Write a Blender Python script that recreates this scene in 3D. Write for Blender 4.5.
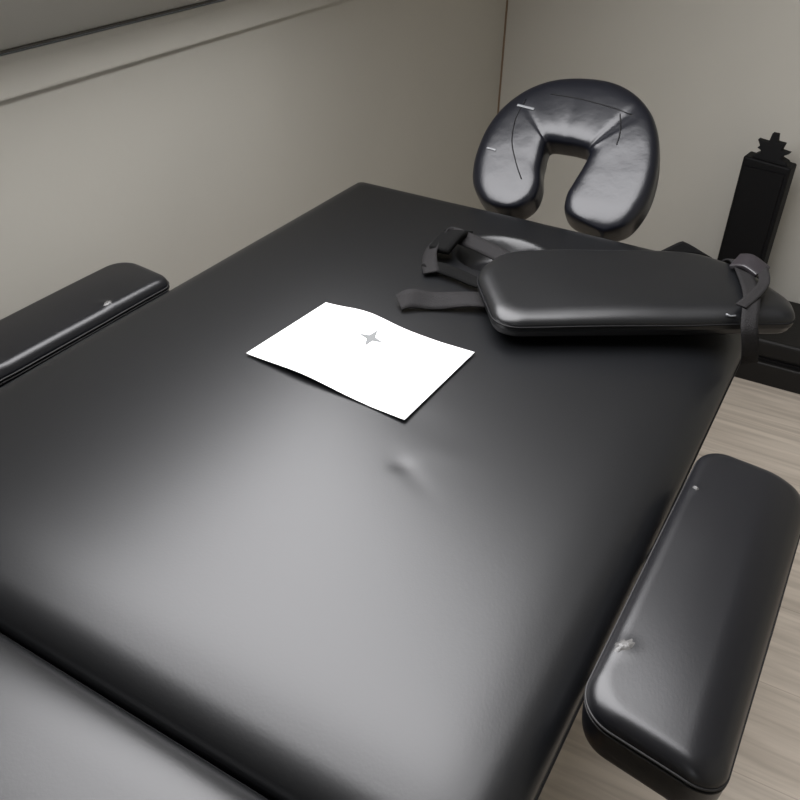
import bpy, bmesh, math, random
from mathutils import Vector, Matrix, noise

for o in list(bpy.data.objects):
    bpy.data.objects.remove(o)
C = bpy.context.scene
COL = C.collection
U = 0.52                 # metres per survey unit
CAMZ = 1.20


def P(x, y, h):
    """survey units (x across, y ahead, h below the lens) to metres"""
    return Vector((x * U, y * U, CAMZ - h * U))


# ------------------------------------------------------------------ camera
cam_data = bpy.data.cameras.new('camera')
cam = bpy.data.objects.new('camera', cam_data)
COL.objects.link(cam)
R = Matrix(((0.87551047, -0.29137322, 0.38546472),
            (0.48294744, 0.50192038, -0.71752192),
            (0.01559407, 0.81435716, 0.5801545)))
cam.matrix_world = Matrix.Translation((0, 0, CAMZ)) @ R.to_4x4()
cam_data.sensor_width = 36.0
cam_data.lens = 832.0 / 800.0 * 36.0
cam_data.clip_start = 0.02
C.camera = cam

# ------------------------------------------------------------------ world, lights, exposure
world = bpy.data.worlds.new('daylight')
C.world = world
world.use_nodes = True
bg = world.node_tree.nodes['Background']
bg.inputs[0].default_value = (0.75, 0.86, 1.0, 1)
bg.inputs[1].default_value = 0.6
C.view_settings.view_transform = 'Standard'
C.view_settings.look = 'None'
C.view_settings.gamma = 1.0
C.view_settings.use_curve_mapping = False
C.view_settings.exposure = 0.0

# the sloping roof plane over the knee wall: z rises 1:1 with x
WX = -1.80               # knee wall
SL_H = 0.477              # height where the slope starts


def slope(s, y, off=0.0):
    """point on the slope, s = distance to the right of the wall, off = lift above the plane (units)"""
    k = off * 0.7071
    return P(WX + s - k, y, SL_H - s - k)


SKY_S = (0.24, 2.02)
SKY_Y = (0.45, 2.32)


def area_light(name, p, direction, sx, sy, power, col, rot_ref=Vector((0, 1, 0)), spread=180):
    ld = bpy.data.lights.new(name, 'AREA')
    ld.shape = 'RECTANGLE'
    ld.size, ld.size_y = sx, sy
    ld.energy = power
    ld.color = col
    ld.spread = math.radians(spread)
    lo = bpy.data.objects.new(name, ld)
    z = -direction.normalized()
    y = (rot_ref - rot_ref.dot(z) * z).normalized()
    x = y.cross(z)
    m = Matrix((x, y, z)).transposed().to_4x4()
    m.translation = p
    lo.matrix_world = m
    COL.objects.link(lo)
    return lo


sc_ = slope(sum(SKY_S) / 2, sum(SKY_Y) / 2, 0.10)
area_light('skylight_daylight', sc_, Vector((0.7071, 0, -0.7071)),
           (SKY_S[1] - SKY_S[0]) * 1.414 * U, (SKY_Y[1] - SKY_Y[0]) * U, 46.0, (1.0, 0.985, 1.0))
# daylight added behind the camera, from an unseen, assumed window
area_light('assumed_rear_daylight', Vector((0.55, -1.17, 1.45)), Vector((0, 1, -0.1)), 0.8, 0.9, 1.8,
           (1.0, 0.97, 0.93), Vector((0, 0, 1)))


# ------------------------------------------------------------------ materials
def mat(name, col, rough=0.5, spec=0.5, bump=0.0, bscale=200.0, var=0.0, vscale=6.0, col2=None, detail=3.0, coat=0.0):
    m = bpy.data.materials.new(name)
    m.use_nodes = True
    nt = m.node_tree
    b = nt.nodes['Principled BSDF']
    b.inputs['Base Color'].default_value = (*col, 1)
    b.inputs['Roughness'].default_value = rough
    b.inputs['Specular IOR Level'].default_value = spec
    b.inputs['Coat Weight'].default_value = coat
    b.inputs['Coat Roughness'].default_value = 0.3
    tc = nt.nodes.new('ShaderNodeTexCoord')
    if col2 is not None or var:
        n = nt.nodes.new('ShaderNodeTexNoise')
        n.inputs['Scale'].default_value = vscale
        n.inputs['Detail'].default_value = detail
        nt.links.new(tc.outputs['Object'], n.inputs['Vector'])
        r = nt.nodes.new('ShaderNodeValToRGB')
        c2 = col2 if col2 is not None else tuple(c * (1 - var) for c in col)
        r.color_ramp.elements[0].position = 0.35
        r.color_ramp.elements[1].position = 0.68
        r.color_ramp.elements[0].color = (*c2, 1)
        r.color_ramp.elements[1].color = (*col, 1)
        nt.links.new(n.outputs['Fac'], r.inputs['Fac'])
        nt.links.new(r.outputs['Color'], b.inputs['Base Color'])
    if bump:
        n2 = nt.nodes.new('ShaderNodeTexNoise')
        n2.inputs['Scale'].default_value = bscale
        n2.inputs['Detail'].default_value = 4
        nt.links.new(tc.outputs['Object'], n2.inputs['Vector'])
        bp = nt.nodes.new('ShaderNodeBump')
        bp.inputs['Strength'].default_value = bump
        bp.inputs['Distance'].default_value = 0.002
        nt.links.new(n2.outputs['Fac'], bp.inputs['Height'])
        nt.links.new(bp.outputs['Normal'], b.inputs['Normal'])
    return m


M_leather = mat('black_leather', (0.0032, 0.0035, 0.0042), 0.36, 0.45, 0.03, 420)
M_arm = mat('black_leather_arm', (0.0035, 0.0037, 0.005), 0.33, 0.45, 0.03, 420)
M_shiny = mat('glossy_black_leather', (0.004, 0.0045, 0.007), 0.28, 0.42, 0.30, 42)
M_side = mat('black_side_vinyl', (0.0025, 0.0025, 0.003), 0.55, 0.2, 0.1, 300)
M_thread = mat('dark_thread', (0.016, 0.0155, 0.0155), 0.55, 0.3)
M_web = mat('black_webbing', (0.007, 0.0062, 0.0066), 0.75, 0.25, 0.6, 700, 0.3, 40)
M_buckle = mat('dark_plastic', (0.014, 0.012, 0.014), 0.35, 0.5)
M_velcro = mat('black_velcro', (0.004, 0.004, 0.004), 0.95, 0.1, 0.8, 900)
M_scuff_glint = mat('worn_leather_and_glint', (0.10, 0.098, 0.095), 0.4, 0.5, 0.8, 120, 0.5, 90)  # pale tone of worn leather, also used for painted wrinkle highlights
M_tape = mat('clear_tape', (0.13, 0.135, 0.14), 0.3, 0.6)
M_wall = mat('painted_wall', (0.47, 0.455, 0.41), 0.75, 0.3, 0.12, 60, 0.035, 3)
M_ceil = mat('painted_slope', (0.52, 0.51, 0.47), 0.8, 0.3, 0.1, 60, 0.03, 3)
M_trim = mat('grey_trim', (0.42, 0.40, 0.37), 0.6, 0.3)
M_gap = mat('dark_joint', (0.10, 0.095, 0.085), 0.9, 0.1)
M_white = mat('white_frame', (0.75, 0.75, 0.73), 0.5, 0.4)
M_black = mat('matt_black_paint', (0.002, 0.002, 0.0025), 0.65, 0.2, 0.2, 90)
M_case = mat('black_case', (0.007, 0.0065, 0.006), 0.55, 0.3, 0.2, 120)
M_wood = mat('beech_wood', (0.36, 0.22, 0.11), 0.45, 0.4, 0.1, 60, 0.3, 10)
M_metal = mat('dark_metal', (0.05, 0.05, 0.052), 0.35, 0.5)
M_metal.node_tree.nodes['Principled BSDF'].inputs['Metallic'].default_value = 0.8
M_paper = mat('white_paper', (0.86, 0.86, 0.86), 0.6, 0.3)
M_ink = mat('grey_print', (0.13, 0.135, 0.135), 0.7, 0.2)


def floor_material():
    m = bpy.data.materials.new('laminate_planks')
    m.use_nodes = True
    nt = m.node_tree
    b = nt.nodes['Principled BSDF']
    b.inputs['Roughness'].default_value = 0.55
    tc = nt.nodes.new('ShaderNodeTexCoord')
    br = nt.nodes.new('ShaderNodeTexBrick')
    br.inputs['Scale'].default_value = 1.0
    br.inputs['Brick Width'].default_value = 1.25
    br.inputs['Row Height'].default_value = 0.19
    br.inputs['Mortar Size'].default_value = 0.0012
    br.inputs['Mortar Smooth'].default_value = 0.2
    br.inputs['Color1'].default_value = (0.55, 0.485, 0.41, 1)
    br.inputs['Color2'].default_value = (0.60, 0.535, 0.46, 1)
    br.inputs['Mortar'].default_value = (0.45, 0.39, 0.33, 1)
    mp0 = nt.nodes.new('ShaderNodeMapping')
    mp0.inputs['Location'].default_value = (0.3, 0.07, 0)
    nt.links.new(tc.outputs['Object'], mp0.inputs['Vector'])
    nt.links.new(mp0.outputs['Vector'], br.inputs['Vector'])
    mp = nt.nodes.new('ShaderNodeMapping')
    mp.inputs['Scale'].default_value = (2.2, 34, 1)
    nt.links.new(tc.outputs['Object'], mp.inputs['Vector'])
    n = nt.nodes.new('ShaderNodeTexNoise')
    n.inputs['Scale'].default_value = 1.6
    n.inputs['Detail'].default_value = 6
    n.inputs['Distortion'].default_value = 0.6
    nt.links.new(mp.outputs['Vector'], n.inputs['Vector'])
    r = nt.nodes.new('ShaderNodeValToRGB')
    r.color_ramp.elements[0].position = 0.35
    r.color_ramp.elements[0].color = (0.78, 0.77, 0.76, 1)
    r.color_ramp.elements[1].position = 0.65
    r.color_ramp.elements[1].color = (1.06, 1.06, 1.06, 1)
    nt.links.new(n.outputs['Fac'], r.inputs['Fac'])
    mx = nt.nodes.new('ShaderNodeMix')
    mx.data_type = 'RGBA'
    mx.blend_type = 'MULTIPLY'
    mx.inputs['Factor'].default_value = 1.0
    nt.links.new(br.outputs['Color'], mx.inputs['A'])
    nt.links.new(r.outputs['Color'], mx.inputs['B'])
    nt.links.new(mx.outputs['Result'], b.inputs['Base Color'])
    return m


M_floor = floor_material()


# ------------------------------------------------------------------ helpers
def obj(name, verts, faces, m, parent=None, smooth=True, loc=None):
    me = bpy.data.meshes.new(name)
    if loc is not None:
        verts = [Vector(v) - loc for v in verts]
    me.from_pydata([tuple(v) for v in verts], [], faces)
    me.materials.append(m)
    bm = bmesh.new()
    bm.from_mesh(me)
    bmesh.ops.recalc_face_normals(bm, faces=bm.faces)
    for f in bm.faces:
        f.smooth = smooth
    bm.to_mesh(me)
    bm.free()
    o = bpy.data.objects.new(name, me)
    COL.objects.link(o)
    if loc is not None:
        o.location = loc
    if parent is not None:
        o.parent = parent
        o.location = (loc if loc is not None else Vector()) - parent.location
    return o


def thing(name, label, cat, loc, group=None):
    o = bpy.data.objects.new(name, None)
    COL.objects.link(o)
    o.location = loc
    o.empty_display_size = 0.05
    o['label'] = label
    o['category'] = cat
    if group:
        o['group'] = group
    return o


def struct(name, verts, faces, m):
    o = obj(name, verts, faces, m, None, False)
    o['kind'] = 'structure'
    return o


def box_vf(x0, x1, y0, y1, z0, z1):
    v = [Vector((x, y, z)) for x in (x0, x1) for y in (y0, y1) for z in (z0, z1)]
    f = [(0, 1, 3, 2), (4, 6, 7, 5), (0, 4, 5, 1), (2, 3, 7, 6), (0, 2, 6, 4), (1, 5, 7, 3)]
    return v, f


def bev(o, w, seg=2):
    md = o.modifiers.new('bevel', 'BEVEL')
    md.width = w
    md.segments = seg
    md.limit_method = 'ANGLE'
    return o


def join_vf(parts):
    V, F = [], []
    for v, f in parts:
        n = len(V)
        V += list(v)
        F += [tuple(i + n for i in q) for q in f]
    return V, F


def rounded_poly(pts, rad, seg=10, dens=0.012):
    """closed outline through pts with filleted corners, edges subdivided"""
    n = len(pts)
    out = []
    if not isinstance(rad, (list, tuple)):
        rad = [rad] * n
    cor = []
    for i in range(n):
        p = Vector(pts[i]); a = Vector(pts[i - 1]); b = Vector(pts[(i + 1) % n])
        u = (a - p).normalized(); w = (b - p).normalized()
        ang = u.angle(w)
        t = rad[i] / math.tan(ang / 2)
        t = min(t, (a - p).length * 0.49, (b - p).length * 0.49)
        r = t * math.tan(ang / 2)
        c = p + (u + w).normalized() * (r / math.sin(ang / 2))
        s, e = p + u * t, p + w * t
        a0 = math.atan2((s - c).y, (s - c).x)
        a1 = math.atan2((e - c).y, (e - c).x)
        d = (a1 - a0 + math.pi) % (2 * math.pi) - math.pi
        cor.append([c + r * Vector((math.cos(a0 + d * k / seg), math.sin(a0 + d * k / seg))) for k in range(seg + 1)])
    for i in range(n):
        out += cor[i]
        a = cor[i][-1]; b = cor[(i + 1) % n][0]
        m = max(1, int((b - a).length / dens))
        out += [a.lerp(b, k / m) for k in range(1, m)]
    return out


def pad(outline, centre, half, T, side_r, top_r, top_h, crown, rings=30, disp=None, bot_r=0.012, p=2.3):
    """upholstered pad: outline = 2D points, centre 2D, half = (hw, hl); z=0 is the crown top.
    top_r/top_h: how far the top rolls in and down. Returns verts, faces, seam points"""
    c = Vector(centre)
    prof = []                       # (inset, z)
    prof.append((bot_r * 2.2, -T))
    for k in range(5):
        a = math.pi / 2 * k / 4
        prof.append((bot_r * (1 - math.sin(a)) + side_r, -T + bot_r * (1 - math.cos(a))))
    zs = -crown - top_h             # seam height
    nm = 4
    for k in range(1, nm):
        t = k / nm
        prof.append((side_r * (1 - math.sin(math.pi * t)), -T + bot_r + (zs + T - bot_r) * t))
    nr = 16
    for k in range(nr + 1):
        a = math.pi / 2 * k / nr
        ins = top_r * (1 - math.cos(a) ** (2 / p))
        z = zs + top_h * math.sin(a) ** (2 / p)
        prof.append((ins, z))
    seam_i = 1 + 5 + nm - 1
    V = []
    N = len(outline)
    rows = []

    def ring(ins, z, scale=1.0):
        sx = (half[0] - ins) / half[0] * scale
        sy = (half[1] - ins) / half[1] * scale
        st = len(V)
        for q in outline:
            d = Vector(q) - c
            K = 0.0
            if z > zs:
                ex, ey = d.x * sx / half[0], d.y * sy / half[1]
                w = min(1.0, (z - zs) / top_h)
                K = crown * max(0.0, 1 - ex * ex) * max(0.0, 1 - ey ** 4) * w
            V.append(Vector((c.x + d.x * sx, c.y + d.y * sy, z + K)))
        rows.append(st)
    for ins, z in prof:
        ring(ins, z)
    for k in range(1, rings):
        t = k / rings
        ring(top_r, -crown, 1 - t)
    F = []
    for a, b in zip(rows[:-1], rows[1:]):
        for i in range(N):
            j = (i + 1) % N
            F.append((a + i, a + j, b + j, b + i))
    V.append(Vector((c.x, c.y, 0)))
    ct = len(V) - 1
    for i in range(N):
        F.append((rows[-1] + i, rows[-1] + (i + 1) % N, ct))
    V.append(Vector((c.x, c.y, -T)))
    cb = len(V) - 1
    for i in range(N):
        F.append((rows[0] + (i + 1) % N, rows[0] + i, cb))
    if disp:
        V = [disp(v) for v in V]
    seam = [V[rows[seam_i] + i] for i in range(N)]
    return V, F, seam


def tube(pts, r, closed=False, seg=8):
    V, F = [], []
    n = len(pts)
    prev = None
    for i, p in enumerate(pts):
        a = pts[i - 1] if (i > 0 or closed) else p
        b = pts[(i + 1) % n] if (i < n - 1 or closed) else p
        t = (b - a)
        if t.length < 1e-9:
            t = Vector((1, 0, 0))
        t.normalize()
        ref = prev if prev is not None else (Vector((0, 0, 1)) if abs(t.z) < 0.9 else Vector((1, 0, 0)))
        u = (ref - ref.dot(t) * t).normalized()
        prev = u
        w = t.cross(u)
        rr = r[i] if isinstance(r, (list, tuple)) else r
        for k in range(seg):
            an = 2 * math.pi * k / seg
            V.append(p + rr * (math.cos(an) * u + math.sin(an) * w))
    m = n if closed else n - 1
    for i in range(m):
        j = (i + 1) % n
        for k in range(seg):
            l = (k + 1) % seg
            F.append((i * seg + k, i * seg + l, j * seg + l, j * seg + k))
    if not closed:
        F.append(tuple(range(seg - 1, -1, -1)))
        F.append(tuple((n - 1) * seg + k for k in range(seg)))
    return V, F


def catmull(pts, k=8):
    out = []
    n = len(pts)
    for i in range(n - 1):
        p0 = pts[max(i - 1, 0)]; p1 = pts[i]; p2 = pts[i + 1]; p3 = pts[min(i + 2, n - 1)]
        for j in range(k):
            t = j / k
            out.append(0.5 * ((2 * p1) + (p2 - p0) * t + (2 * p0 - 5 * p1 + 4 * p2 - p3) * t * t + (3 * p1 - p0 - 3 * p2 + p3) * t ** 3))
    out.append(pts[-1])
    return out


def ribbon(pts, wid, width, thick, k=8):
    """flat strap: pts = path, wid = width direction at each path point"""
    P_ = catmull([Vector(p) for p in pts], k)
    W_ = catmull([Vector(w).normalized() for w in wid], k)
    V, F = [], []
    n = len(P_)
    for i in range(n):
        t = (P_[min(i + 1, n - 1)] - P_[max(i - 1, 0)]).normalized()
        w = W_[i]
        w = (w - w.dot(t) * t).normalized()
        nn = t.cross(w)
        for a, b in ((-1, -1), (-0.5, -1), (0, -1), (0.5, -1), (1, -1), (1, 1), (0.5, 1), (0, 1), (-0.5, 1), (-1, 1)):
            V.append(P_[i] + w * (a * width / 2) + nn * (b * thick / 2))
    q = 10
    for i in range(n - 1):
        for k_ in range(q):
            l = (k_ + 1) % q
            F.append((i * q + k_, i * q + l, (i + 1) * q + l, (i + 1) * q + k_))
    F.append(tuple(range(q - 1, -1, -1)))
    F.append(tuple((n - 1) * q + k_ for k_ in range(q)))
    return V, F


# ------------------------------------------------------------------ the room
FY = 4.45                       # far wall (units)
FLH = CAMZ / U                  # floor, units below the lens
RX, BY, TOPH = 3.2, -2.3, -2.0
S_TOP = SL_H - TOPH             # run of the slope
wl, fy, rx, by, top = WX * U, FY * U, RX * U, BY * U, CAMZ - TOPH * U
kz = CAMZ - SL_H * U
th = 0.1
struct('floor', *box_vf(wl - th, rx + th, by - th, fy + th, -0.05, 0.0), M_floor)
struct('wall_left', *box_vf(wl - th, wl, by - th, fy + th, 0, kz - 0.006), M_wall)
struct('wall_far', *box_vf(wl, rx + th, fy, fy + th, 0, top + 0.05), M_wall)
struct('wall_right', *box_vf(rx, rx + th, by, fy, 0, top), M_wall)
# back wall with an opening for the assumed window
wx0, wx1, wz0, wz1 = 0.15, 0.95, 1.0, 1.9
struct('wall_back', *join_vf([box_vf(wl, wx0, by - th, by, 0, top), box_vf(wx1, rx + th, by - th, by, 0, top),
                              box_vf(wx0, wx1, by - th, by, 0, wz0), box_vf(wx0, wx1, by - th, by, wz1, top)]), M_wall)
fr = 0.04
w2 = struct('assumed_window', *join_vf([box_vf(wx0, wx0 + fr, by - .07, by + .01, wz0, wz1), box_vf(wx1 - fr, wx1, by - .07, by + .01, wz0, wz1),
                                  box_vf(wx0, wx1, by - .07, by + .01, wz0, wz0 + fr), box_vf(wx0, wx1, by - .07, by + .01, wz1 - fr, wz1)]), M_white)
struct('ceiling', *box_vf(WX * U + S_TOP * U - 0.02, rx + th, by - th, fy + th, top, top + 0.08), M_ceil)


def slab(s0, s1, y0, y1, o0, o1):
    v = [slope(s, y, o) for s in (s0, s1) for y in (y0, y1) for o in (o0, o1)]
    return v, [(0, 1, 3, 2), (4, 6, 7, 5), (0, 4, 5, 1), (2, 3, 7, 6), (0, 2, 6, 4), (1, 5, 7, 3)]


s0, s1 = SKY_S
y0, y1 = SKY_Y
struct('ceiling_slope', *join_vf([slab(0.0, s0, BY, FY, 0, 0.16), slab(s1, S_TOP, BY, FY, 0, 0.16),
                                  slab(s0, s1, BY, y0, 0, 0.16), slab(s0, s1, y1, FY, 0, 0.16)]), M_ceil)
fw = 0.05
struct('window_1', *join_vf([slab(s0, s0 + fw * .7, y0, y1, 0.0, 0.07), slab(s1 - fw * .7, s1, y0, y1, 0.0, 0.07),
                             slab(s0, s1, y0, y0 + fw, 0.0, 0.07), slab(s0, s1, y1 - fw, y1, 0.0, 0.07)]), M_white)
# joint between knee wall and slope, and the flat trim strip below it
struct('trim_1', *box_vf(wl - 0.01, wl + 0.003, by, fy, kz - 0.003, kz + 0.0), M_gap)
tz = CAMZ - 0.580 * U
struct('trim_2', [Vector((x, y, z)) for y in (by, fy) for x, z in ((wl - 0.001, tz), (wl + 0.006, tz), (wl + 0.006, tz + 0.003), (wl - 0.001, kz - 0.01))],
       [(0, 1, 2, 3), (7, 6, 5, 4), (0, 4, 5, 1), (1, 5, 6, 2), (2, 6, 7, 3), (3, 7, 4, 0)], M_wall)
struct('trim_3', *box_vf(wl, wl + 0.004, fy - 0.004, fy, 0.06, 2.6), mat('corner_joint', (0.20, 0.14, 0.09), 0.8, 0.2))
struct('baseboard_far', *box_vf(wl, rx, fy - 0.012, fy, 0, 0.06), M_trim)
struct('baseboard_left', *box_vf(wl, wl + 0.012, by, fy, 0, 0.06), M_trim)

# ------------------------------------------------------------------ massage table
TX0, TX1 = -1.446, -0.097
TZ = CAMZ - 1.0 * U               # top surface
tcx = (TX0 + TX1) / 2 * U
table = thing('massage_table', 'large folding massage table upholstered in smooth black leather', 'massage table',
              Vector((tcx, 1.3 * U, 0)))
PT = 0.062
table.rotation_euler = (0, 0, -0.025)


def g2(x, y, cx, cy, sx, sy, rot=0.0):
    dx, dy = x - cx, y - cy
    c, s = math.cos(rot), math.sin(rot)
    a, b = (dx * c + dy * s) / sx, (-dx * s + dy * c) / sy
    return math.exp(-(a * a + b * b))


def table_disp(v):
    x, y = v.x, v.y
    xu, yu = x / U, y / U
    z = v.z
    if yu > 0.445:
        z -= 0.012 * max(0.0, (z + PT) / PT) * math.exp(-((yu - 0.445) / 0.100) ** 2)
    z -= 0.009 * max(0.0, (z + PT) / PT) * math.exp(-((TX1 - xu) / 0.085) ** 2)
    if z > -0.03:
        z -= 0.0008 * g2(xu, yu, -0.555, 1.062, 0.022, 0.016, 0.6)
        z -= 0.0004 * g2(xu, yu, -0.53, 1.05, 0.06, 0.02, -0.5)
        z += 0.0003 * g2(xu, yu, -0.52, 1.13, 0.06, 0.035, 0.3)
        z -= 0.0003 * g2(xu, yu, -0.60, 1.20, 0.05, 0.04, 0.3)
        z += 0.0010 * noise.noise(Vector((xu * 2.2, yu * 2.2, 0.3)))
    # the face opening near the head end, its rim rolled in
    rr = math.hypot((xu + 0.772) / 0.120, (yu - 1.985) / 0.105)
    if rr < 1.2 and z > -0.03:
        t = min(1.0, max(0.0, (1.2 - rr) / 0.42))
        z -= 0.034 * t * t * (3 - 2 * t)
    return Vector((x, y, z + TZ))


def section(yn, yf, name, rn, top_r, top_h):
    x0, x1 = TX0 * U, TX1 * U
    pts = [(x0, yn * U), (x1, yn * U), (x1, yf * U), (x0, yf * U)]
    out = rounded_poly(pts, rn, 10, 0.008)
    hw, hl = (x1 - x0) / 2, (yf - yn) * U / 2
    V, F, seam = pad(out, ((x0 + x1) / 2, (yn + yf) / 2 * U), (hw, hl), PT, 0.0015, top_r, top_h, 0.005, 90, table_disp)
    o = obj(name, V, F, M_leather, table)
    obj('piping', *tube(seam, 0.0016, True), M_side, o if False else table)
    return o


section(0.448, 2.30, 'cushion', [0.03, 0.03, 0.022, 0.010], 0.034, 0.026)
section(-1.40, 0.440, 'cushion', [0.03, 0.03, 0.03, 0.03], 0.052, 0.026)
zb = TZ - PT
for (ya, yb) in ((0.50, 2.24), (-1.33, 0.42)):
    xa, xb = (TX0 + 0.05) * U, (TX1 - 0.05) * U
    ya, yb = ya * U, yb * U
    t = 0.018
    o = obj('frame', *join_vf([box_vf(xa, xa + t, ya, yb, zb - 0.075, zb), box_vf(xb - t, xb, ya, yb, zb - 0.075, zb),
                               box_vf(xa + t, xb - t, ya, ya + t, zb - 0.075, zb), box_vf(xa + t, xb - t, yb - t, yb, zb - 0.075, zb)]),
            M_wood, table, False)
    bev(o, 0.002)
for yl in (-1.30, 2.02):
    for xl in (TX0 + 0.15, TX1 - 0.19):
        o = obj('leg', *box_vf(xl * U - 0.017, xl * U + 0.017, yl * U - 0.025, yl * U + 0.025, 0.012, zb - 0.0), M_wood, table, False)
        bev(o, 0.003)
        f = obj('foot', *box_vf(xl * U - 0.02, xl * U + 0.02, yl * U - 0.028, yl * U + 0.028, 0.0, 0.013), M_side, table, False)
        f.parent = o
        f.location = (0, 0, 0)
for xh in (TX0 + 0.15, TX1 - 0.19):
    o = obj('hinge', *box_vf(xh * U - 0.012, xh * U + 0.012, 0.40 * U, 0.54 * U, zb - 0.06, zb - 0.02), M_metal, table, False)


# ------------------------------------------------------------------ arm rests
def armrest(label, corners, h, T, rads, tilt, scuffs, seed, bracket_x, tr, th_, roll_r, roll_n):
    pts = [Vector((x * U, y * U)) for x, y in corners]
    cx = sum(p.x for p in pts) / 4
    cy = sum(p.y for p in pts) / 4
    hw = (max(p.x for p in pts) - min(p.x for p in pts)) / 2
    hl = (max(p.y for p in pts) - min(p.y for p in pts)) / 2
    zt = CAMZ - h * U
    out = rounded_poly(pts, rads, 12, 0.006)

    def disp(v):
        z = v.z
        if z > -0.02:
            z += 0.0009 * noise.noise(Vector((v.x * 14, v.y * 9, seed)))
            for (sx, sy, d, ax, ay) in scuffs:
                z += d * g2(v.x / U, v.y / U, sx, sy, ax, ay, 0.5)
        x = v.x
        fu = max(0.0, (v.z + T) / T)
        xn = (v.x - cx) / hw
        yn = (v.y - cy) / hl
        z -= roll_r * fu * max(0.0, (xn - 0.25) / 0.75) ** 2
        z -= roll_n * fu * max(0.0, (-yn - 0.55) / 0.45) ** 2
        return Vector((x, v.y, z + zt + (x - cx) * tilt))
    root = thing('armrest', label, 'armrest', Vector((cx, cy, zt - T)), 'padded armrests on the table sides')
    V, F, seam = pad(out, (cx, cy), (hw, hl), T, 0.001, tr, th_, 0.004, 40, disp, 0.01, 2.1)
    cu = obj('cushion', V, F, M_arm, root)
    c3 = Vector((cx, cy, 0))
    up = [p + (Vector((p.x, p.y, 0)) - c3).normalized() * 0.0004 for p in seam]
    p_ = obj('piping', *tube(up, 0.0010, True), M_thread, root)
    p_['label'] = 'stitched seam around the pad edge'
    sm2 = [p + Vector((0, 0, -0.0042)) for p in up]
    obj('stitching', *tube(sm2, 0.0007, True), M_thread, root)
    # board beneath and the bracket that plugs into the table
    xs = [p.x for p in pts]
    ys = [p.y for p in pts]
    b = obj('board', *box_vf(min(xs) + .028, max(xs) - .028, min(ys) + .04, max(ys) - .04, zt - T - 0.012, zt - T + .004), M_side, root, False)
    z1 = zt - T - 0.012
    for ky in (0.28, 0.72):
        yy = min(ys) + (max(ys) - min(ys)) * ky
        ex = max(xs) - 0.004 if bracket_x > max(xs) / U else min(xs) + 0.004
        obj('bracket', *tube([Vector((cx, yy, z1 - 0.006)), Vector((ex, yy, z1 - 0.006))], 0.0055), M_metal, root)
        # the socket on the table frame that receives it
        so = obj('armrest_socket', *tube([Vector((ex, yy, z1 - 0.006)), Vector((bracket_x * U, yy, z1 - 0.006))], 0.0055), M_metal)
        so.parent = table
        so.matrix_parent_inverse = (Matrix.Translation(table.location) @ Matrix.Rotation(-0.025, 4, 'Z')).inverted()
    return root, cu, disp


armR, cuR, dR = armrest('armrest at lower right above the wooden floor, with a pale worn patch on its inner edge',
                        [(-0.103, 0.703), (0.096, 0.672), (0.121, 1.330), (-0.078, 1.352)], 0.95, 0.056,
                        [0.030, 0.022, 0.018, 0.022], -0.02, [(-0.076, 0.813, 0.0010, 0.018, 0.014), (-0.064, 1.205, 0.0007, 0.012, 0.01)], 3.1, -0.138, 0.014, 0.012, 0.019, 0.001)
armL, cuL, dL = armrest('armrest at left between the table and the knee wall, its inner edge creased',
                        [(-1.672, 0.68), (-1.480, 0.66), (-1.455, 1.440), (-1.652, 1.462)], 1.0, 0.060,
                        [0.025, 0.025, 0.022, 0.03], 0.0, [(-1.49, 1.24, 0.001, 0.02, 0.012), (-1.50, 0.90, 0.002, 0.03, 0.018)], 7.7, -1.412, 0.014, 0.012, 0.0, 0.0)


def scuff_glint(parent, disp_z, cx, cy, rx_, ry_, rot, seed, name='scuff_glint', label='pale patch of worn leather and painted wrinkle highlight', m=None):
    V, F = [], []
    rnd = random.Random(seed)
    n = 18
    rr = [0.7 + 0.5 * rnd.random() for _ in range(n)]
    for ring_i, s in enumerate((1.0, 0.6, 0.25)):
        for k in range(n):
            a = 2 * math.pi * k / n
            dx, dy = rx_ * s * rr[k] * math.cos(a), ry_ * s * rr[k] * math.sin(a)
            x = cx * U + dx * math.cos(rot) - dy * math.sin(rot)
            y = cy * U + dx * math.sin(rot) + dy * math.cos(rot)
            V.append(Vector((x, y, disp_z(x, y) + (-0.0006, 0.0004 + 0.0010 * rnd.random(), 0.0006 + 0.0012 * rnd.random())[ring_i])))
    for r_ in range(2):
        for k in range(n):
            l = (k + 1) % n
            F.append((r_ * n + k, r_ * n + l, (r_ + 1) * n + l, (r_ + 1) * n + k))
    F.append(tuple(2 * n + k for k in range(n)))
    o = obj(name, V, F, m or M_scuff_glint, parent)
    o['label'] = label
    return o


def top_z(o_cu, x, y):
    """height of a cushion's upper surface under (x, y)"""
    me = o_cu.data
    base = o_cu.location + (o_cu.parent.location if o_cu.parent else Vector())
    best, bz = 1e9, 0
    for v in me.vertices:
        q = v.co + base
        d = (q.x - x) ** 2 + (q.y - y) ** 2 - (q.z > base.z) * 0
        if v.normal.z > 0.2 and d < best:
            best, bz = d, q.z
    return bz


scuff_glint(armR, lambda x, y: top_z(cuR, x, y), -0.076, 0.815, 0.006, 0.011, -0.5, 5)
scuff_glint(armR, lambda x, y: top_z(cuR, x, y), -0.063, 1.205, 0.0025, 0.004, 1.0, 6)  # this pale patch paints the small highlight on a wrinkle
scuff_glint(armL, lambda x, y: top_z(cuL, x, y), -1.487, 1.24, 0.004, 0.010, 0.1, 8)
scuff_glint(armL, lambda x, y: top_z(cuL, x, y), -1.497, 0.90, 0.006, 0.012, 0.6, 9)  # patch colour stands in for the highlight on a wrinkle mark

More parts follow.
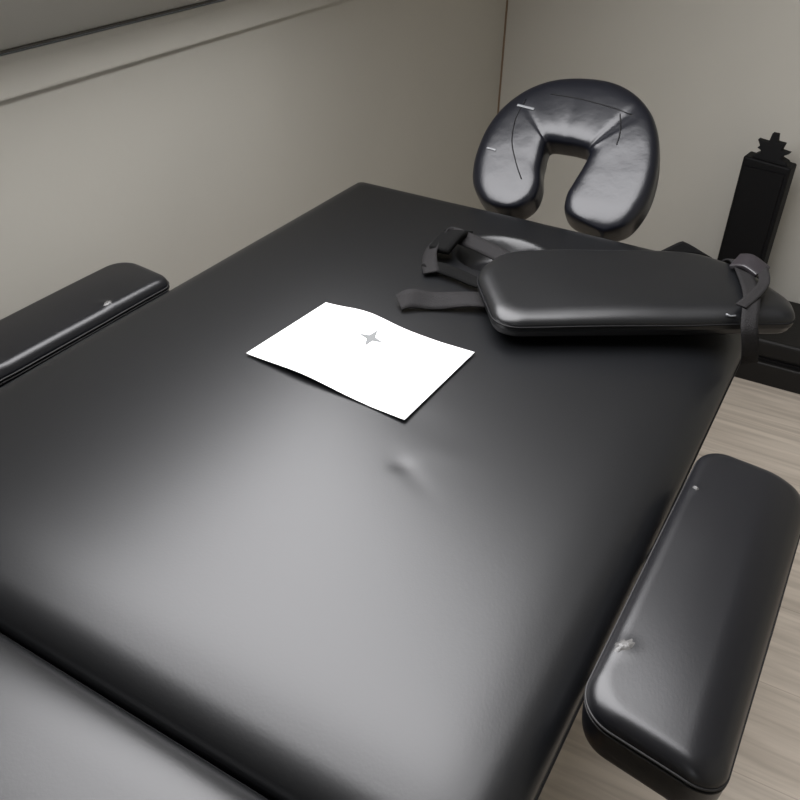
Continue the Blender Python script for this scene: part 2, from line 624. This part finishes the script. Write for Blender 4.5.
# ------------------------------------------------------------------ face cradle
cp = P(-0.755, 2.39, 1.035)
nrm = Vector((0, -0.669, 0.743))
bb = Vector((0, 0.743, 0.669))
aa = Vector((1, 0, 0))
cradle = thing('face_cradle', 'horseshoe-shaped black leather face cushion standing at the head of the table', 'face cradle', cp)
TH = 0.066
CS = 1.085
outer = [(-0.150, -0.020), (-0.205, -0.005), (-0.252, 0.04), (-0.275, 0.10), (-0.282, 0.17), (-0.277, 0.24), (-0.252, 0.31), (-0.205, 0.372),
         (-0.135, 0.418), (-0.05, 0.440), (0.04, 0.440), (0.115, 0.415), (0.178, 0.365), (0.22, 0.30), (0.247, 0.22), (0.258, 0.14), (0.252, 0.07),
         (0.225, 0.008), (0.165, -0.024)]
inner = [(-0.150, -0.020), (-0.090, -0.008), (-0.056, 0.03), (-0.052, 0.08), (-0.068, 0.13), (-0.076, 0.175), (-0.080, 0.200), (-0.080, 0.212),
         (-0.070, 0.219), (-0.035, 0.221), (0.00, 0.221), (0.034, 0.217), (0.046, 0.208), (0.050, 0.196), (0.044, 0.15), (0.036, 0.11), (0.030, 0.06),
         (0.055, 0.005), (0.165, -0.020)]
# resample
outer = [(a * CS - 0.004, b * CS - 0.012) for a, b in outer]
inner = [(a * CS - 0.004, b * CS - 0.012) for a, b in inner]
oc = catmull([Vector((a, b, 0)) for a, b in outer], 6)
ic = catmull([Vector((a, b, 0)) for a, b in inner], 6)
NS = len(oc)


def cradle_point(s, q):
    """s station index, q angle of the cross section"""
    O, I = oc[s], ic[s]
    mid = (O + I) / 2
    d = (O - I)
    half = d.length / 2
    d = d.normalized() if half > 1e-6 else Vector((1, 0, 0))
    t = s / (NS - 1)
    e = min(t, 1 - t) / 0.11
    tf = 1.0 if e >= 1 else math.sqrt(max(0.0, 1 - (1 - e) ** 2))
    tt = TH / 2 / U * (0.30 + 0.70 * tf) if half > 1e-6 else 0.0
    c, s_ = math.cos(q), math.sin(q)
    pw = 0.46
    u = math.copysign(abs(c) ** pw, c) * half
    w = math.copysign(abs(s_) ** pw, s_) * tt
    # creases on the front near the inner corners, small dents
    if s_ > 0:
        for (tc_, wd, dp) in ((0.37, 0.012, 0.004), (0.645, 0.012, 0.006), (0.665, 0.008, 0.003), (0.50, 0.015, 0.002)):
            w -= dp * math.exp(-((t - tc_) / wd) ** 2) * s_ * (0.6 - 0.4 * c)
        w += 0.0015 * noise.noise(Vector((mid.x * 14 + u * 9, mid.y * 14, 1.7)))
    pt = mid + d * u
    return cp + (aa * pt.x + bb * pt.y + nrm * w) * U


NQ = 36
V = []
for s in range(1, NS - 1):
    for k in range(NQ):
        V.append(cradle_point(s, 2 * math.pi * k / NQ))
F = []
for s in range(NS - 3):
    for k in range(NQ):
        l = (k + 1) % NQ
        F.append((s * NQ + k, s * NQ + l, (s + 1) * NQ + l, (s + 1) * NQ + k))
for row, si in ((0, 0), (NS - 3, NS - 1)):
    pt = (oc[si] + ic[si]) / 2
    V.append(cp + (aa * pt.x + bb * pt.y) * U)
    for k in range(NQ):
        F.append((row * NQ + k, row * NQ + (k + 1) % NQ, len(V) - 1))
ccu = obj('cushion', V, F, M_shiny, cradle)
ccu.modifiers.new('sub', 'SUBSURF').render_levels = 1


def on_cradle(pl, lift=0.0006):
    """points (a, b) of the cradle front; finds the nearest front vertex height"""
    pts = []
    fr_v = []
    for s in range(2, NS - 2):
        for k in range(1, NQ // 2):
            fr_v.append(cradle_point(s, 2 * math.pi * k / NQ))
    for (a, b) in pl:
        base = cp + (aa * a + bb * b) * U
        best, bw = [], 0
        ds = sorted(((q - base).dot(aa) ** 2 + (q - base).dot(bb) ** 2, (q - base).dot(nrm)) for q in fr_v)[:3]
        bw = sum(d[1] for d in ds) / 3
        pts.append(base + nrm * (bw + lift))
    return pts


def dense(pl, k=6):
    return [(v.x, v.y) for v in catmull([Vector((a, b, 0)) for a, b in pl], k)]


for pl in ([(-0.205, 0.345), (-0.212, 0.27), (-0.195, 0.19), (-0.155, 0.12), (-0.118, 0.070)],
           [(-0.13, 0.375), (-0.04, 0.375), (0.05, 0.365), (0.14, 0.35)],
           [(0.105, 0.345), (0.125, 0.29), (0.130, 0.24)]):
    obj('seam', *tube(on_cradle(dense(pl), 0.0001), 0.0010), M_side, cradle)
o = obj('tape_strip', *ribbon(on_cradle([(-0.225, 0.318), (-0.20, 0.316), (-0.165, 0.312)], 0.001), [bb] * 3, 0.004, 0.0006), M_tape, cradle)
o['label'] = 'short pale strip of tape'
o = obj('tape_strip', *ribbon(on_cradle([(-0.268, 0.152), (-0.25, 0.150), (-0.235, 0.148)], 0.001), [bb] * 3, 0.003, 0.0006), M_tape, cradle)
# backing plate and the two support rods going into the table end
plate = []
for s in range(4, NS - 4):
    mid = (oc[s] + ic[s]) / 2
    plate.append(mid)
Vp, Fp = [], []
for s in range(4, NS - 4):
    for (k, w) in ((0.62, -0.065), (-0.62, -0.065), (-0.62, -0.042), (0.62, -0.042)):
        mid = (oc[s] + ic[s]) / 2
        d = (oc[s] - ic[s]) / 2
        q = mid + d * k
        Vp.append(cp + (aa * q.x + bb * q.y + nrm * w) * U)
n = NS - 8
for s in range(n - 1):
    for k in range(4):
        l = (k + 1) % 4
        Fp.append((s * 4 + k, s * 4 + l, (s + 1) * 4 + l, (s + 1) * 4 + k))
Fp += [(3, 2, 1, 0), tuple((n - 1) * 4 + k for k in range(4))]
obj('backing_plate', Vp, Fp, M_side, cradle)
for a in (-0.16, 0.13):
    q = cp + (aa * a + bb * 0.10 - nrm * 0.08) * U
    e = Vector((q.x, 2.26 * U + 0.008, zb - 0.035))
    obj('support_rod', *tube(catmull([q, q + Vector((0, -0.005, -0.05)), Vector((q.x, q.y - 0.01, zb - 0.02)), e], 6), 0.007), M_metal, cradle)

# ------------------------------------------------------------------ arm shelf pad lying across the far right corner
ap = [(-0.575, 1.515), (-0.722, 1.72), (-0.705, 1.850), (-0.575, 1.935), (-0.265, 2.090), (-0.125, 2.045), (-0.010, 1.935), (0.010, 1.870)]
apm = [Vector((x * U, y * U)) for x, y in ap][::-1]
acx = sum(p.x for p in apm) / 8
acy = sum(p.y for p in apm) / 8
ang = math.radians(29.8)
ca, sa = math.cos(ang), math.sin(ang)
loc_ = [Vector(((p.x - acx) * ca + (p.y - acy) * sa, -(p.x - acx) * sa + (p.y - acy) * ca)) for p in apm]
rl = [0.02, 0.03, 0.05, 0.06, 0.05, 0.045, 0.07, 0.03]
out = rounded_poly(loc_, rl, 10, 0.006)
hx = (max(p.x for p in loc_) - min(p.x for p in loc_)) / 2
hy = (max(p.y for p in loc_) - min(p.y for p in loc_)) / 2
AZ = CAMZ - 0.905 * U
AT = 0.036


def ap_disp(v):
    x = acx + v.x * ca - v.y * sa
    y = acy + v.x * sa + v.y * ca
    z = v.z
    if z > -0.02:
        z += 0.0012 * noise.noise(Vector((v.x * 12, v.y * 12, 4.0)))
    return Vector((x, y, z + AZ + v.x * 0.006))


armpad = thing('arm_shelf_pad', 'wide flat black arm cushion with straps lying across the far right corner of the table', 'arm cushion',
               Vector((acx, acy, AZ - AT)))
V, F, seam = pad(out, (0, 0), (hx, hy), AT, 0.002, 0.022, 0.014, 0.004, 36, ap_disp, 0.008, 2.2)
obj('cushion', V, F, M_leather, armpad)
obj('piping', *tube(seam, 0.0012, True), M_side, armpad)
AH = 0.905


def strap(pts, wid, width=0.026, thick=0.0022, m=None, name='strap', k=8):
    return obj(name, *ribbon([P(*p) for p in pts], wid, width, thick, k), m or M_web, armpad)


# straps on the left end
s1_ = strap([(-0.60, 1.70, .975), (-0.70, 1.665, .975), (-0.78, 1.625, .983), (-0.830, 1.595, .975), (-0.855, 1.575, .985)],
            [(-.35, 1, .15), (-.35, 1, .25), (-.35, 1, .45), (-.3, 1, .6), (-.3, 1, .5)], 0.027)
s2_ = strap([(-0.62, 1.87, .975), (-0.69, 1.893, .968), (-0.767, 1.923, .965), (-0.835, 1.942, .962), (-0.895, 1.945, .958), (-0.915, 1.90, .962), (-0.897, 1.82, .972), (-0.86, 1.76, .985)],
            [(-.3, 1, .3), (-.3, 1, .5), (-.3, 1, .5), (-.1, 1, .7), (.5, .5, 1), (1, .1, .8), (1, .3, .5), (1, .6, .2)], 0.022)
s3_ = strap([(-0.895, 1.795, .982), (-0.831, 1.781, .978), (-0.787, 1.775, .980), (-0.731, 1.760, .98), (-0.65, 1.74, .97)],
            [(.3, 1, .1), (.2, 1, .4), (.2, 1, .3), (.2, 1, .2), (.2, 1, .2)], 0.018, 0.003, M_velcro, 'velcro_tab')
s3_['label'] = 'dull black velcro tab'
b_ = obj('buckle', *ribbon([P(-0.875, 1.985, .965), P(-0.880, 1.93, .948), P(-0.885, 1.85, .965)], [(1, .1, .1)] * 3, 0.030, 0.008), M_velcro, armpad)
# strap round the right end
strap([(-0.215, 2.12, .985), (-0.185, 2.10, .93), (-0.160, 2.04, .897), (-0.125, 1.95, .893), (-0.100, 1.87, .893), (-0.090, 1.81, .895), (-0.080, 1.770, .920), (-0.070, 1.765, .95),
       (-0.062, 1.775, .99), (-0.060, 1.79, 1.02)],
      [(1, .3, 0)] * 6 + [(1, .45, 0)] * 4, 0.019)
strap([(-0.145, 2.06, .895), (-0.108, 2.01, .882), (-0.085, 1.94, .884), (-0.090, 1.87, .886), (-0.110, 1.80, .892)],
      [(1, .1, .2), (1, 0, .3), (1, .1, .2), (1, .2, 0), (1, .3, 0)], 0.013, 0.002)
o = obj('buckle', *ribbon([P(-0.165, 2.02, .889), P(-0.135, 2.005, .877), P(-0.095, 1.985, .886)], [(.1, 1, .25)] * 3, 0.026, 0.006), M_buckle, armpad)
bev(o, 0.002)
o = obj('clip', *tube([P(-0.135, 1.790, .915), P(-0.125, 1.795, .920), P(-0.115, 1.800, .918)], 0.0012), M_tape, armpad)
o['label'] = 'small pale metal clip'
# velcro flap standing up behind the pad
pk = P(-0.307, 2.09, .893)
fl = [P(-0.37, 2.10, .950), P(-0.355, 2.05, .925), P(-0.24, 2.10, .925), P(-0.22, 2.14, .95), P(-0.31, 2.17, .985), pk, pk + Vector((0.004, 0.01, -0.002))]
Vf = fl[:6]
o = obj('velcro_flap', Vf, [(0, 1, 5), (1, 2, 5), (2, 3, 5), (3, 4, 5), (4, 0, 5), (0, 4, 3, 2, 1)], M_velcro, armpad, False)
bev(o, 0.003)

# ------------------------------------------------------------------ sheet of paper
pq = [P(-1.019, 1.502, 1.0), P(-0.604, 1.474, 1.0), P(-0.619, 1.173, 1.0), P(-1.045, 1.217, 1.0)]
NX, NY = 40, 28
ctr = sum(pq, Vector()) / 4


def paper_pt(u, v, lift=0.0):
    a = pq[0].lerp(pq[1], u)
    b = pq[3].lerp(pq[2], u)
    q = a.lerp(b, v)
    z = TZ + 0.0014
    z += 0.0075 * math.exp(-((u - 0.30) / 0.20) ** 2) * (1 - v) ** 0.7
    z += 0.0050 * math.exp(-((u - 0.38) / 0.25) ** 2) * v ** 2
    z += 0.002 * max(0.0, u - 0.8) / 0.2
    return Vector((q.x, q.y, z + lift))


V = [paper_pt(i / NX, j / NY, s) for s in (0.0, 0.0004) for j in range(NY + 1) for i in range(NX + 1)]
F = []
w1 = NX + 1
off = (NY + 1) * w1
for j in range(NY):
    for i in range(NX):
        a = j * w1 + i
        F.append((a, a + w1, a + w1 + 1, a + 1))
        F.append((off + a, off + a + 1, off + a + w1 + 1, off + a + w1))
for i in range(NX):
    F.append((i, i + 1, off + i + 1, off + i))
    a = NY * w1 + i
    F.append((a, off + a, off + a + 1, a + 1))
for j in range(NY):
    a = j * w1
    F.append((a, off + a, off + a + w1, a + w1))
    a = j * w1 + NX
    F.append((a, a + w1, off + a + w1, off + a))
paper = thing('paper_sheet', 'white sheet of paper with a small grey emblem lying on the black table', 'paper', Vector((ctr.x, ctr.y, TZ)))
obj('sheet', V, F, M_paper, paper)


def print_shape(poly, name, m):
    """flat printed mark given in (u, v) of the sheet"""
    n = len(poly)
    cu_ = sum(p[0] for p in poly) / n
    cv_ = sum(p[1] for p in poly) / n
    V = [paper_pt(cu_, cv_, 0.0007)] + [paper_pt(a, b, 0.0007) for a, b in poly]
    F = [(0, 1 + k, 1 + (k + 1) % n) for k in range(n)]
    return obj(name, V, F, m, paper, False)


def uv_of(x, y):
    return ((x + 1.030) / 0.420, (1.492 - 0.02 * (x + 1.04) / 0.42 - y) / 0.291)


cxm, cym = -0.836, 1.398
tips = [(-0.842, 1.436), (-0.803, 1.400), (-0.828, 1.362), (-0.868, 1.395)]
poly = []
for k in range(4):
    a, b = tips[k], tips[(k + 1) % 4]
    mx_, my_ = (a[0] + b[0]) / 2, (a[1] + b[1]) / 2
    poly.append(uv_of(*a))
    poly.append(uv_of(cxm + (mx_ - cxm) * 0.45, cym + (my_ - cym) * 0.45))
o = print_shape(poly, 'emblem', M_ink)
o['label'] = 'small grey four-pointed emblem'
M_pale = mat('faint_print', (0.3, 0.3, 0.3), 0.7, 0.2)
o = print_shape([uv_of(-0.862, 1.341), uv_of(-0.822, 1.343), uv_of(-0.822, 1.332), uv_of(-0.862, 1.330)], 'faint_line', M_pale)
o['label'] = 'very faint printed line'

# ------------------------------------------------------------------ low black case on the floor by the far wall
def P3(x, y, hgt):
    return Vector((x * U, y * U, hgt))


bx0, bx1, by0, by1 = -0.62, 0.75, 3.87, 4.40
case = thing('storage_case', 'low black flat case lying on the wooden floor against the far wall', 'case', Vector(((bx0 + bx1) / 2 * U, (by0 + by1) / 2 * U, 0)))
o = obj('body', *box_vf(bx0 * U, bx1 * U, by0 * U, by1 * U, 0.0, 0.062), M_case, case, False)
bev(o, 0.006, 3)
o = obj('lid', *box_vf((bx0 + .01) * U, (bx1 - .01) * U, (by0 + .03) * U, by1 * U, 0.066, 0.118), M_case, case, False)
bev(o, 0.010, 3)
o = obj('lid_seam', *box_vf((bx0 + .02) * U, (bx1 - .02) * U, (by0 + .02) * U, (by1 - .01) * U, 0.058, 0.070), M_side, case, False)

# ------------------------------------------------------------------ tall narrow black stand with a jagged finial
px0, px1 = -0.422, -0.200
pz = CAMZ - 1.315 * U
py = 4.20
stand = thing('ornamental_stand', 'tall narrow black stand topped by a jagged leaf-like finial, against the far wall', 'stand', P3(-0.325, py, 0.118))
pv = []
rot = math.radians(-9)
pcx = (px0 + px1) / 2


def rp(x, y):
    dx, dy = x - pcx, y - py
    return (pcx + dx * math.cos(rot) - dy * math.sin(rot), py + dx * math.sin(rot) + dy * math.cos(rot))


def prism(x0, x1, ya, yb, z0, z1a, z1b=None):
    z1b = z1a if z1b is None else z1b
    v = []
    for x, zt in ((x0, z1a), (x1, z1b)):
        for y in (ya, yb):
            for z in (z0, zt):
                a, b = rp(x, y)
                v.append(P3(a, b, z))
    return v, [(0, 1, 3, 2), (4, 6, 7, 5), (0, 4, 5, 1), (2, 3, 7, 6), (0, 2, 6, 4), (1, 5, 7, 3)]


o = obj('post', *prism(px0, px1, py - .05, py + .05, 0.118, pz + 0.002, pz - 0.004), M_black, stand, False)
bev(o, 0.004)
o = obj('front_panel', *prism(px0 + .02, px1 - .02, py - .058, py - .048, 0.16, pz - 0.02), M_black, stand, False)
# jagged finial: outline extruded
fo = [(-0.085, 0.0), (-0.075, 0.018), (-0.048, 0.030), (-0.052, 0.040), (-0.070, 0.046), (-0.060, 0.056), (-0.078, 0.078), (-0.030, 0.074), (-0.026, 0.082),
      (-0.022, 0.112), (0.006, 0.112), (0.010, 0.082), (0.046, 0.080), (0.040, 0.062), (0.038, 0.052), (0.078, 0.048), (0.052, 0.034), (0.046, 0.022), (0.074, 0.014), (0.088, 0.0)]
Vf, Ff = [], []
for dy in (-0.03, 0.03):
    for x, z in fo:
        a, b = rp(pcx + 0.002 + x, py + dy * (1 - z * 5))
        Vf.append(P3(a, b, pz - 0.004 + z * U * 1.15))
n = len(fo)
Ff.append(tuple(range(n)))
Ff.append(tuple(range(2 * n - 1, n - 1, -1)))
for k in range(n):
    l = (k + 1) % n
    Ff.append((k, l, n + l, n + k))
o = obj('finial', Vf, Ff, M_black, stand, False)
bev(o, 0.0015)
